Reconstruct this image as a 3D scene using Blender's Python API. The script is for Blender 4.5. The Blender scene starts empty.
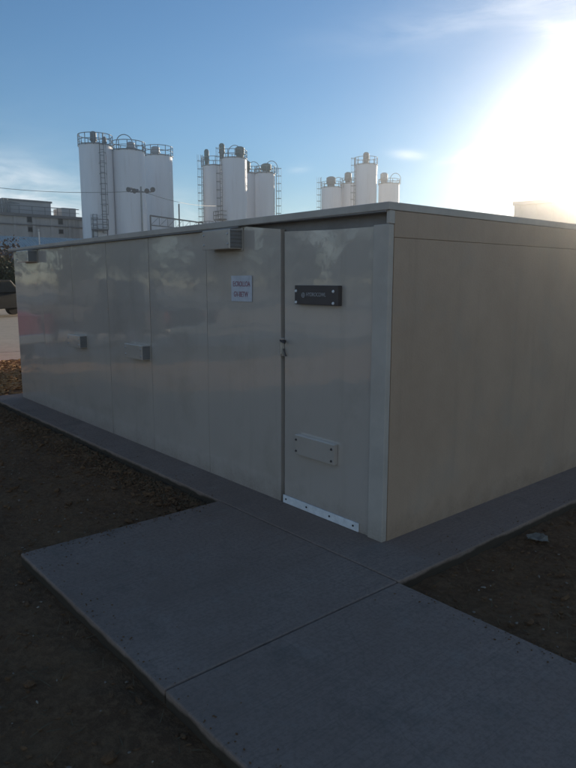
import bpy, bmesh, math, random
from mathutils import Vector, Matrix
R = math.radians
random.seed(7)
S = bpy.context.scene

# ------------------------------------------------------------------ camera
# z = 0 is the top of the concrete pad; the enclosure's near corner is the origin,
# its long front wall runs along -X and its end wall runs along +Y.
YAW = 49.5
PITCH = 9.14
CAM = Vector((2.478, -2.90, 1.60))
cd = bpy.data.cameras.new('camera')
cam = bpy.data.objects.new('camera', cd)
S.collection.objects.link(cam)
cam.location = CAM
cam.rotation_euler = (R(90 - PITCH), 0, R(YAW))
cd.sensor_fit = 'VERTICAL'
cd.sensor_height = 36
cd.lens = 30.0
cd.clip_start = 0.05
cd.clip_end = 5000
S.camera = cam

# ------------------------------------------------------------------ light
SUN_AZ = -19.8      # clockwise from +Y, degrees
SUN_EL = 8.9
W = bpy.data.worlds.new('World'); S.world = W
W.use_nodes = True
nt = W.node_tree; nt.nodes.clear()
def wn(t, **k):
    n = nt.nodes.new(t)
    for a, b in k.items(): setattr(n, a, b)
    return n
sky = wn('ShaderNodeTexSky', sky_type='NISHITA')
sky.sun_disc = False
sky.sun_elevation = R(SUN_EL)
sky.sun_rotation = R(SUN_AZ)
sky.altitude = 0
sky.air_density = 1.0
sky.dust_density = 0.0
sky.ozone_density = 3.7
SKY_STRENGTH = 0.115
tc = wn('ShaderNodeTexCoord')
sep = wn('ShaderNodeSeparateXYZ'); nt.links.new(tc.outputs['Generated'], sep.inputs[0])
def wm(op, a, b=None, clamp=False):
    n = wn('ShaderNodeMath', operation=op); n.use_clamp = clamp
    for i, v in enumerate((a, b)):
        if v is None: continue
        if isinstance(v, (int, float)): n.inputs[i].default_value = v
        else: nt.links.new(v, n.inputs[i])
    return n.outputs[0]
# direction of every sky point as azimuth (clockwise from +Y) and elevation, in degrees
az = wm('MULTIPLY', wm('ARCTAN2', sep.outputs[0], sep.outputs[1]), 57.2958)
el = wm('MULTIPLY', wm('ARCSINE', sep.outputs[2]), 57.2958)
cmb = wn('ShaderNodeCombineXYZ')
nt.links.new(wm('MULTIPLY', az, 0.10), cmb.inputs[0]); nt.links.new(wm('MULTIPLY', el, 0.42), cmb.inputs[1])
noi = wn('ShaderNodeTexNoise'); noi.inputs['Scale'].default_value = 1.4
noi.inputs['Detail'].default_value = 7; noi.inputs['Roughness'].default_value = 0.62
noi.inputs['Distortion'].default_value = 0.4
nt.links.new(cmb.outputs[0], noi.inputs['Vector'])
total = None
# thin clouds, then added banks out of view: azimuth, elevation, half width, half height, slope, strength, softness of the noise
CLOUDS = [(-74.5, 6.2, 13, 3.0, -0.10, 1.15), (-62, 3.2, 22, 2.6, 0.0, 0.75), (-45, 2.0, 60, 2.4, 0.0, 0.5), (-84, 9.5, 12, 1.2, -0.1, 0.35),
          (-39.3, 10.4, 1.3, 0.35, -0.1, 0.7), (-48.5, 9.5, 0.9, 0.3, 0.1, 0.45),
          (-32.0, 10.9, 3.0, 0.38, 0.26, 1.6), (-24.8, 17.2, 3.8, 0.7, -0.35, 1.6), (-33, 24, 9, 1.2, -0.12, 0.55), (-30, 20.5, 12, 1.4, 0.1, 0.35),
          (150, 9, 50, 8, 0.0, 0.9), (-150, 8, 45, 7, 0.0, 0.8), (85, 9, 35, 7, 0.0, 0.8), (165, 30, 60, 9, 0.0, 0.5)]  # unseen cloud banks, added to brighten the front and end walls
for (a0, e0, wa, we, sl, st) in CLOUDS:
    da = wm('SUBTRACT', az, a0); de = wm('SUBTRACT', wm('SUBTRACT', el, e0), wm('MULTIPLY', da, sl))
    q = wm('ADD', wm('POWER', wm('ABSOLUTE', wm('DIVIDE', da, wa)), 2.0), wm('POWER', wm('ABSOLUTE', wm('DIVIDE', de, we)), 2.0))
    g = wm('MULTIPLY', wm('EXPONENT', wm('MULTIPLY', q, -1.0)), st)
    total = g if total is None else wm('ADD', total, g)
dens = wm('MULTIPLY', total, wm('MULTIPLY', wm('SUBTRACT', noi.outputs['Fac'], 0.30), 2.6, True), True)
bg1 = wn('ShaderNodeBackground'); bg1.inputs['Strength'].default_value = SKY_STRENGTH
nt.links.new(sky.outputs[0], bg1.inputs['Color'])
bg2 = wn('ShaderNodeBackground'); bg2.inputs['Color'].default_value = (0.90, 0.95, 1.0, 1); bg2.inputs['Strength'].default_value = 0.95
mx = wn('ShaderNodeMixShader'); nt.links.new(dens, mx.inputs[0]); nt.links.new(bg1.outputs[0], mx.inputs[1]); nt.links.new(bg2.outputs[0], mx.inputs[2])
out = wn('ShaderNodeOutputWorld'); nt.links.new(mx.outputs[0], out.inputs[0])

sd = Vector((math.sin(R(SUN_AZ)) * math.cos(R(SUN_EL)), math.cos(R(SUN_AZ)) * math.cos(R(SUN_EL)), math.sin(R(SUN_EL))))
sl = bpy.data.lights.new('sun', 'SUN'); sl.energy = 5.0; sl.angle = R(0.5); sl.color = (1.0, 0.86, 0.68)
so = bpy.data.objects.new('sun', sl); S.collection.objects.link(so)
so.rotation_euler = sd.to_track_quat('Z', 'Y').to_euler(); so.location = (0, 0, 40)

S.view_settings.view_transform = 'Standard'
S.view_settings.look = 'None'
S.view_settings.gamma = 1
S.view_settings.use_curve_mapping = False
S.view_settings.exposure = 0.38
S.cycles.max_bounces = 8
S.cycles.volume_bounces = 0

# ------------------------------------------------------------------ helpers
def mat(name, col, rough=0.7, metal=0.0, col2=None, scale=5.0, detail=6, bump=0.0, bscale=20.0, bdist=0.01, coat=0.0, coat_rough=0.08, spec=0.5, ramp=(0.35, 0.65), stretch=(1, 1, 1)):
    m = bpy.data.materials.new(name); m.use_nodes = True
    t = m.node_tree; b = t.nodes['Principled BSDF']
    b.inputs['Roughness'].default_value = rough; b.inputs['Metallic'].default_value = metal
    b.inputs['Specular IOR Level'].default_value = spec
    b.inputs['Coat Weight'].default_value = coat; b.inputs['Coat Roughness'].default_value = coat_rough
    tcn = t.nodes.new('ShaderNodeTexCoord'); mp = t.nodes.new('ShaderNodeMapping'); mp.inputs['Scale'].default_value = stretch
    t.links.new(tcn.outputs['Object'], mp.inputs[0])
    c1 = (*col, 1); c2 = (*(col2 or tuple(c * 0.82 for c in col)), 1)
    n = t.nodes.new('ShaderNodeTexNoise'); n.inputs['Scale'].default_value = scale; n.inputs['Detail'].default_value = detail
    n.inputs['Roughness'].default_value = 0.65
    t.links.new(mp.outputs[0], n.inputs['Vector'])
    r = t.nodes.new('ShaderNodeValToRGB'); r.color_ramp.elements[0].position = ramp[0]; r.color_ramp.elements[1].position = ramp[1]
    r.color_ramp.elements[0].color = c2; r.color_ramp.elements[1].color = c1
    t.links.new(n.outputs['Fac'], r.inputs[0]); t.links.new(r.outputs[0], b.inputs['Base Color'])
    if bump:
        n2 = t.nodes.new('ShaderNodeTexNoise'); n2.inputs['Scale'].default_value = bscale; n2.inputs['Detail'].default_value = 5
        t.links.new(mp.outputs[0], n2.inputs['Vector'])
        bp = t.nodes.new('ShaderNodeBump'); bp.inputs['Strength'].default_value = bump; bp.inputs['Distance'].default_value = bdist
        t.links.new(n2.outputs['Fac'], bp.inputs['Height']); t.links.new(bp.outputs[0], b.inputs['Normal'])
        if coat: t.links.new(bp.outputs[0], b.inputs['Coat Normal'])
    return m

M = {}
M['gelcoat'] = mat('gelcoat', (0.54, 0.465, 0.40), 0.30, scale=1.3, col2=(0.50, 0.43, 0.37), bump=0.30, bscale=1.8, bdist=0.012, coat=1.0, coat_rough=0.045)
M['gelcoat_warm_light'] = mat('gelcoat_warm_light', (0.47, 0.335, 0.235), 0.62, scale=2.0, col2=(0.42, 0.295, 0.205), bump=0.5, bscale=60, bdist=0.002)  # rougher copy of the front gelcoat, warm light on the end wall put into its colour
M['gelcoat_trim'] = mat('gelcoat_trim', (0.54, 0.475, 0.41), 0.55, scale=3, bump=0.1, bscale=8, coat=0.1)
M['dark_gap'] = mat('dark_gap', (0.03, 0.03, 0.03), 0.8)
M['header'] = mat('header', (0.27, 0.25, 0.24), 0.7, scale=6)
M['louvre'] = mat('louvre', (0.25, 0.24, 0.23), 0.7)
M['plate'] = mat('plate', (0.075, 0.062, 0.06), 0.45)
M['plate_text'] = mat('plate_text', (0.45, 0.45, 0.45), 0.4)
M['sticker'] = mat('sticker', (0.62, 0.62, 0.66), 0.5, scale=12)
M['sticker_red'] = mat('sticker_red', (0.36, 0.15, 0.18), 0.5)
M['sticker_dark'] = mat('sticker_dark', (0.09, 0.08, 0.13), 0.5)
M['steel'] = mat('steel', (0.62, 0.62, 0.62), 0.3, metal=0.9)
M['aluminium'] = mat('aluminium', (0.84, 0.84, 0.84), 0.5, metal=0.0, scale=20)
M['silo'] = mat('silo', (0.85, 0.85, 0.86), 0.5, col2=(0.78, 0.78, 0.79), scale=0.6, stretch=(1, 1, 0.15))
M['rail'] = mat('rail', (0.21, 0.215, 0.22), 0.6)
M['filter'] = mat('filter', (0.16, 0.17, 0.17), 0.6)
M['filter_green'] = mat('filter_green', (0.10, 0.15, 0.13), 0.6)
M['filter_grey'] = mat('filter_grey', (0.42, 0.43, 0.44), 0.6)
M['factory'] = mat('factory', (0.55, 0.52, 0.49), 0.85, col2=(0.42, 0.40, 0.38), scale=0.35, stretch=(1, 1, 0.4), bump=0.3, bscale=3)
M['penthouse'] = mat('penthouse', (0.50, 0.49, 0.49), 0.75, col2=(0.42, 0.41, 0.41), scale=0.5)
M['ledge'] = mat('ledge', (0.20, 0.19, 0.19), 0.8)
M['glass'] = mat('glass', (0.02, 0.025, 0.03), 0.2, spec=0.25)
M['blue_roof'] = mat('blue_roof', (0.56, 0.60, 0.58), 0.6, col2=(0.46, 0.50, 0.49), scale=1.2)
M['blue_wall'] = mat('blue_wall', (0.07, 0.12, 0.20), 0.6)
M['white_siding'] = mat('white_siding', (0.62, 0.60, 0.58), 0.6, col2=(0.52, 0.50, 0.48), scale=0.4)
M['bark'] = mat('bark', (0.10, 0.075, 0.055), 0.9, bump=0.6)
M['leaf_brown'] = mat('leaf_brown', (0.17, 0.085, 0.035), 0.8, col2=(0.07, 0.05, 0.025), scale=1.5)
M['leaf_green'] = mat('leaf_green', (0.055, 0.07, 0.03), 0.8, col2=(0.03, 0.04, 0.02), scale=1.5)
M['leaf_olive'] = mat('leaf_olive', (0.10, 0.085, 0.03), 0.8, col2=(0.05, 0.05, 0.02), scale=1.5)
M['red_paint'] = mat('red_paint', (0.75, 0.02, 0.035), 0.4, coat=0.3)
M['black_paint'] = mat('black_paint', (0.006, 0.007, 0.009), 0.5, coat=0.0, spec=0.15)
M['blue_paint'] = mat('blue_paint', (0.03, 0.09, 0.40), 0.4, coat=0.3)
M['tyre'] = mat('tyre', (0.02, 0.02, 0.02), 0.85)
M['lamp_white'] = mat('lamp_white', (0.7, 0.7, 0.68), 0.3)
M['lamp_red'] = mat('lamp_red', (0.35, 0.01, 0.01), 0.3)
M['galv'] = mat('galv', (0.36, 0.37, 0.38), 0.5, metal=0.3)
M['wood'] = mat('wood', (0.13, 0.09, 0.06), 0.9)
M['litter'] = mat('litter', (0.42, 0.38, 0.32), 0.8)

def overlay(m, col, kind, amount=0.5, **k):
    """wear with a shape of its own mixed over a material's colour"""
    t = m.node_tree; b = t.nodes['Principled BSDF']; src = b.inputs['Base Color'].links[0].from_socket
    tcn = t.nodes.new('ShaderNodeTexCoord'); L = t.links.new
    def math_(op, a, c=None, clamp=False):
        n = t.nodes.new('ShaderNodeMath'); n.operation = op; n.use_clamp = clamp
        for i, v in enumerate((a, c)):
            if v is None: continue
            if isinstance(v, (int, float)): n.inputs[i].default_value = v
            else: L(v, n.inputs[i])
        return n.outputs[0]
    def nz(stretch, sc, det=6):
        mp = t.nodes.new('ShaderNodeMapping'); mp.inputs['Scale'].default_value = stretch; L(tcn.outputs['Object'], mp.inputs[0])
        n = t.nodes.new('ShaderNodeTexNoise'); n.inputs['Scale'].default_value = sc; n.inputs['Detail'].default_value = det; n.inputs['Roughness'].default_value = 0.65
        L(mp.outputs[0], n.inputs['Vector']); return n.outputs['Fac']
    if kind == 'streak':      # run marks down a wall
        f = math_('MULTIPLY', math_('SUBTRACT', nz((1, 1, 0.07), k.get('scale', 9)), k.get('cut', 0.55)), 5.0, True)
    elif kind == 'splash':    # soil thrown up from the ground
        sp_ = t.nodes.new('ShaderNodeSeparateXYZ'); L(tcn.outputs['Object'], sp_.inputs[0])
        h = math_('ADD', math_('DIVIDE', math_('MULTIPLY', sp_.outputs[2], -1.0), k.get('height', 0.22)), 0.75)
        f = math_('MULTIPLY', math_('ADD', h, math_('MULTIPLY', math_('SUBTRACT', nz((1, 1, 1), 7), 0.5), 1.6)), nz((1, 1, 1), 60), True)
    elif kind == 'broom':     # finishing marks drawn across the walkway
        f = math_('MULTIPLY', math_('SUBTRACT', nz((90, 1.2, 1), 1.0), 0.48), 5.0, True)
    elif kind == 'crack':     # hairline cracks
        v = t.nodes.new('ShaderNodeTexVoronoi'); v.feature = 'DISTANCE_TO_EDGE'; v.inputs['Scale'].default_value = 0.62
        n9 = t.nodes.new('ShaderNodeTexNoise'); n9.inputs['Scale'].default_value = 3.0; n9.inputs['Detail'].default_value = 8; L(tcn.outputs['Object'], n9.inputs['Vector'])
        vm = t.nodes.new('ShaderNodeVectorMath'); vm.operation = 'MULTIPLY_ADD'; vm.inputs[1].default_value = (0.45, 0.45, 0.45); L(n9.outputs['Color'], vm.inputs[0]); L(tcn.outputs['Object'], vm.inputs[2]); L(vm.outputs[0], v.inputs['Vector'])
        f = math_('MULTIPLY', math_('SUBTRACT', 1.0, math_('DIVIDE', v.outputs['Distance'], 0.004), True), nz((1, 1, 1), 1.3), True)
    elif kind == 'blotch':
        f = math_('MULTIPLY', math_('SUBTRACT', nz((1, 1, 1), k.get('scale', 1.5)), k.get('cut', 0.52)), 6.0, True)
    f = math_('MULTIPLY', f, amount)
    mx_ = t.nodes.new('ShaderNodeMix'); mx_.data_type = 'RGBA'; mx_.inputs[7].default_value = (*col, 1)
    L(f, mx_.inputs[0]); L(src, mx_.inputs[6]); L(mx_.outputs[2], b.inputs['Base Color'])
for k_ in ('gelcoat', 'gelcoat_warm_light', 'gelcoat_trim'):
    overlay(M[k_], (0.20, 0.15, 0.11), 'streak', 0.16, scale=7, cut=0.56)
    overlay(M[k_], (0.16, 0.11, 0.07), 'splash', 0.8)
    overlay(M[k_], (0.36, 0.30, 0.24), 'blotch', 0.35, scale=2.4)
overlay(M['silo'], (0.36, 0.27, 0.19), 'streak', 0.45, scale=1.1, cut=0.58)
overlay(M['factory'], (0.12, 0.11, 0.10), 'streak', 0.6, scale=0.8, cut=0.52)
M['gelcoat'].node_tree.nodes['Principled BSDF'].inputs['Coat IOR'].default_value = 1.95
class MB:
    """collects shapes in one bmesh and links them as one object"""
    def __init__(s): s.bm = bmesh.new()
    def box(s, x0, x1, y0, y1, z0, z1, mtx=None):
        P = [Vector((x, y, z)) for x in (x0, x1) for y in (y0, y1) for z in (z0, z1)]
        v = [s.bm.verts.new(mtx @ p if mtx else p) for p in P]
        for f in ((0, 1, 3, 2), (4, 6, 7, 5), (0, 4, 5, 1), (2, 3, 7, 6), (0, 2, 6, 4), (1, 5, 7, 3)): s.bm.faces.new([v[i] for i in f])
        return s
    def tube(s, a, b, r, r2=None, n=6):
        a = Vector(a); b = Vector(b); d = b - a
        if d.length < 1e-6: return s
        q = d.to_track_quat('Z', 'Y'); r2 = r if r2 is None else r2
        U = q @ Vector((1, 0, 0)); V = q @ Vector((0, 1, 0)); A = []; B = []
        for i in range(n):
            w = U * math.cos(2 * math.pi * i / n) + V * math.sin(2 * math.pi * i / n)
            A.append(s.bm.verts.new(a + w * r)); B.append(s.bm.verts.new(b + w * r2))
        for i in range(n): s.bm.faces.new((A[i], A[(i + 1) % n], B[(i + 1) % n], B[i]))
        s.bm.faces.new(A[::-1]); s.bm.faces.new(B); return s
    def path(s, pts, r, n=6):
        for a, b in zip(pts, pts[1:]): s.tube(a, b, r, n=n)
        return s
    def ring(s, c, rad, r, n=20, a0=0, a1=360):
        k = max(2, int(n * (a1 - a0) / 360))
        pts = [(c[0] + rad * math.cos(R(a0 + (a1 - a0) * i / k)), c[1] + rad * math.sin(R(a0 + (a1 - a0) * i / k)), c[2]) for i in range(k + 1)]
        return s.path(pts, r, 5)
    def lathe(s, prof, n=32, c=(0, 0)):
        rows = []
        for (rr, z) in prof:
            rows.append([s.bm.verts.new((c[0] + rr * math.cos(2 * math.pi * i / n), c[1] + rr * math.sin(2 * math.pi * i / n), z)) for i in range(n)])
        for A, B in zip(rows, rows[1:]):
            for i in range(n): s.bm.faces.new((A[i], A[(i + 1) % n], B[(i + 1) % n], B[i]))
        s.bm.faces.new(rows[-1]); s.bm.faces.new(rows[0][::-1]); return s
    def prism(s, pts, axis, t0, t1):
        """outline extruded along an axis ('x','y','z') between t0 and t1"""
        def P(u, v, t): return {'x': (t, u, v), 'y': (u, t, v), 'z': (u, v, t)}[axis]
        A = [s.bm.verts.new(P(u, v, t0)) for u, v in pts]; B = [s.bm.verts.new(P(u, v, t1)) for u, v in pts]
        s.bm.faces.new(A); s.bm.faces.new(B[::-1])
        for i in range(len(pts)): j = (i + 1) % len(pts); s.bm.faces.new((A[i], B[i], B[j], A[j]))
        return s
    def build(s, name, m, parent=None, bevel=0.0, smooth=False, loc=None):
        bmesh.ops.recalc_face_normals(s.bm, faces=s.bm.faces)
        if bevel: bmesh.ops.bevel(s.bm, geom=list(s.bm.edges), offset=bevel, segments=2, profile=0.5, affect='EDGES', clamp_overlap=True)
        me = bpy.data.meshes.new(name); s.bm.to_mesh(me); s.bm.free()
        me.materials.append(m)
        if smooth:
            for p in me.polygons: p.use_smooth = True
            try: me.set_sharp_from_angle(angle=R(40))
            except Exception: pass
        o = bpy.data.objects.new(name, me); S.collection.objects.link(o)
        if parent: o.parent = parent
        if loc: o.location = loc
        return o

def tag(o, label=None, cat=None, group=None, kind=None):
    if label: o['label'] = label
    if cat: o['category'] = cat
    if group: o['group'] = group
    if kind: o['kind'] = kind
    return o
def thing(name, label, cat, loc=(0, 0, 0), rz=0, group=None):
    o = bpy.data.objects.new(name, None); S.collection.objects.link(o)
    o.empty_display_size = 0.3
    o.location = loc; o.rotation_euler = (0, 0, rz)
    return tag(o, label, cat, group)
def copy_tree(o, parent=None):
    c = o.copy(); S.collection.objects.link(c); c.parent = parent
    for ch in list(o.children): copy_tree(ch, c)
    return c

# surveying: a sight line of the surveyed photo (576 x 768) and a distance give a place
FPX = 640.0
cy, sy = math.cos(R(YAW)), math.sin(R(YAW))
FH = Vector((-sy, cy, 0)); RT = Vector((cy, sy, 0))
def at(px, py, depth):
    p = R(PITCH)
    a = (px - 288) / FPX; b = -(py - 384) / FPX
    fwd = math.cos(p) + b * math.sin(p); up = -math.sin(p) + b * math.cos(p)
    return CAM + (FH * 1.0 + RT * (a / fwd) + Vector((0, 0, up / fwd))) * depth
def height_at(py, depth, px=288): return at(px, py, depth).z
GZ = -0.068                                                    # earth level

# ------------------------------------------------------------------ ground
def noise_mat(name, cols, scales, bump, bdist, rough=0.95):
    """three-colour ground material: coarse patches over fine grain"""
    m = bpy.data.materials.new(name); m.use_nodes = True
    t = m.node_tree; b = t.nodes['Principled BSDF']; b.inputs['Roughness'].default_value = rough
    b.inputs['Specular IOR Level'].default_value = 0.2
    tcn = t.nodes.new('ShaderNodeTexCoord')
    def nz(sc, det=8):
        n = t.nodes.new('ShaderNodeTexNoise'); n.inputs['Scale'].default_value = sc; n.inputs['Detail'].default_value = det
        n.inputs['Roughness'].default_value = 0.7; t.links.new(tcn.outputs['Object'], n.inputs['Vector']); return n.outputs['Fac']
    r = t.nodes.new('ShaderNodeValToRGB'); r.color_ramp.elements[0].position = 0.36; r.color_ramp.elements[1].position = 0.62
    r.color_ramp.elements[0].color = (*cols[0], 1); r.color_ramp.elements[1].color = (*cols[1], 1)
    t.links.new(nz(scales[0]), r.inputs[0])
    r2 = t.nodes.new('ShaderNodeValToRGB'); r2.color_ramp.elements[0].position = 0.45; r2.color_ramp.elements[1].position = 0.60
    r2.color_ramp.elements[0].color = (0, 0, 0, 1); r2.color_ramp.elements[1].color = (1, 1, 1, 1)
    t.links.new(nz(scales[1]), r2.inputs[0])
    mixn = t.nodes.new('ShaderNodeMix'); mixn.data_type = 'RGBA'; mixn.inputs[7].default_value = (*cols[2], 1)
    mul = t.nodes.new('ShaderNodeMath'); mul.operation = 'MULTIPLY'; mul.inputs[1].default_value = 0.6
    t.links.new(r2.outputs[0], mul.inputs[0]); t.links.new(mul.outputs[0], mixn.inputs[0]); t.links.new(r.outputs[0], mixn.inputs[6])
    t.links.new(mixn.outputs[2], b.inputs['Base Color'])
    bp = t.nodes.new('ShaderNodeBump'); bp.inputs['Strength'].default_value = bump; bp.inputs['Distance'].default_value = bdist
    t.links.new(nz(scales[1] * 1.0), bp.inputs['Height']); t.links.new(bp.outputs[0], b.inputs['Normal'])
    return m
M['earth'] = noise_mat('earth', [(0.125, 0.068, 0.036), (0.20, 0.112, 0.058), (0.27, 0.16, 0.085)], (1.7, 26), 0.9, 0.04)
M['mulch'] = noise_mat('mulch', [(0.32, 0.17, 0.07), (0.55, 0.33, 0.15), (0.18, 0.09, 0.04)], (3.0, 14), 0.9, 0.05)
M['yard'] = noise_mat('yard', [(0.45, 0.37, 0.275), (0.52, 0.43, 0.325), (0.40, 0.33, 0.245)], (0.25, 5), 0.3, 0.01)
M['land'] = noise_mat('land', [(0.30, 0.235, 0.16), (0.36, 0.28, 0.19), (0.24, 0.20, 0.13)], (0.05, 0.8), 0.3, 0.02)
M['concrete'] = noise_mat('concrete', [(0.25, 0.18, 0.142), (0.315, 0.235, 0.19), (0.205, 0.15, 0.12)], (1.1, 45), 0.45, 0.004, 0.9)

overlay(M['concrete'], (0.15, 0.12, 0.10), 'broom', 0.35)
overlay(M['concrete'], (0.07, 0.055, 0.045), 'crack', 0.35)
overlay(M['concrete'], (0.11, 0.095, 0.08), 'blotch', 0.45, scale=2.1, cut=0.54)
overlay(M['concrete'], (0.30, 0.27, 0.23), 'blotch', 0.35, scale=5.5, cut=0.57)
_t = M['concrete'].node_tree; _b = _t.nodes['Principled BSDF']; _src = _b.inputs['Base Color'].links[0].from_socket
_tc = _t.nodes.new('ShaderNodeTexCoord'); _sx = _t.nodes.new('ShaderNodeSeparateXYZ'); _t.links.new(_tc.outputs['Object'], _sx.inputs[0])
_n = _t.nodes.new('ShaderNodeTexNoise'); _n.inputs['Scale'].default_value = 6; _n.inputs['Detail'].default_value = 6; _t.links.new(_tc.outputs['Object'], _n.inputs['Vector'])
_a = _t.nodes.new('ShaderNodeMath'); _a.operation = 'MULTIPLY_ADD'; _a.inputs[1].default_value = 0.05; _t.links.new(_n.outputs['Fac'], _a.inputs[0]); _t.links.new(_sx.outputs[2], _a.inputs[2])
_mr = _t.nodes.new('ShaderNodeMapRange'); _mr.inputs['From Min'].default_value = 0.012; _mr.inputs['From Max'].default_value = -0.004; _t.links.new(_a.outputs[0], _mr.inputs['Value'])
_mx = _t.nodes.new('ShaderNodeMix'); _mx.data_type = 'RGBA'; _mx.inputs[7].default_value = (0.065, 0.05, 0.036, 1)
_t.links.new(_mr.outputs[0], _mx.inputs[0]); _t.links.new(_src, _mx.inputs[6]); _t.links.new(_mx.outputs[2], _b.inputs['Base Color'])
def sheet(name, x0, x1, y0, y1, z, m, nx=1, ny=1, amp=0.0):
    from mathutils import noise
    bm = bmesh.new()
    g = [[None] * (ny + 1) for _ in range(nx + 1)]
    for i in range(nx + 1):
        for j in range(ny + 1):
            x = x0 + (x1 - x0) * i / nx; y = y0 + (y1 - y0) * j / ny
            dz = 0
            if amp:
                v = Vector((x * 2.3, y * 2.3, 0)); e = min(1, min(i, nx - i, j, ny - j) / 4.0)
                dz = (noise.noise(v) * 0.6 + noise.noise(v * 3.1) * 0.45 + noise.noise(v * 8.0) * 0.3) * amp * e
            g[i][j] = bm.verts.new((x, y, z + dz))
    for i in range(nx):
        for j in range(ny): bm.faces.new((g[i][j], g[i + 1][j], g[i + 1][j + 1], g[i][j + 1]))
    me = bpy.data.meshes.new(name); bm.to_mesh(me); bm.free(); me.materials.append(m)
    for p in me.polygons: p.use_smooth = True
    o = bpy.data.objects.new(name, me); S.collection.objects.link(o); tag(o, kind='structure'); return o
sheet('ground', -1500, 1500, -1500, 1500, GZ - 0.05, M['land'])
sheet('yard', -160, -11.6, -70, 120, GZ - 0.035, M['yard'])
sheet('earth', -7.9, 9.0, -9.0, 9.0, GZ, M['earth'], 300, 320, 0.03)
sheet('mulch_bed', -11.6, -7.9, -20, 30, GZ - 0.004, M['mulch'], 90, 300, 0.03)
sheet('mulch_bed', -7.9, -4.8, -14, -1.75, GZ + 0.006, M['mulch'], 60, 120, 0.03)
# expansion joints of the yard
jb = MB()
jb.box(-13.72, -13.68, -40, 60, GZ - 0.05, GZ - 0.0335)
tag(jb.build('yard_joint', M['dark_gap']), kind='structure')

# ------------------------------------------------------------------ concrete pad and walkway
def slab(name, pts, z0, z1, b=0.008):
    o = MB().prism(pts, 'z', z0, z1).build(name, M['concrete'], bevel=b); tag(o, kind='structure'); return o
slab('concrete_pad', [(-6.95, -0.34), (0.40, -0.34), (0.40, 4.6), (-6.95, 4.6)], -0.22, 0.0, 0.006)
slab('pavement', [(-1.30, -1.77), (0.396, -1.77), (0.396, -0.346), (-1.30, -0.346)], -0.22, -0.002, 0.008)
slab('pavement', [(0.404, -1.77), (5.2, -1.77), (5.2, -0.346), (0.404, -0.346)], -0.22, -0.002, 0.008)
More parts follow.
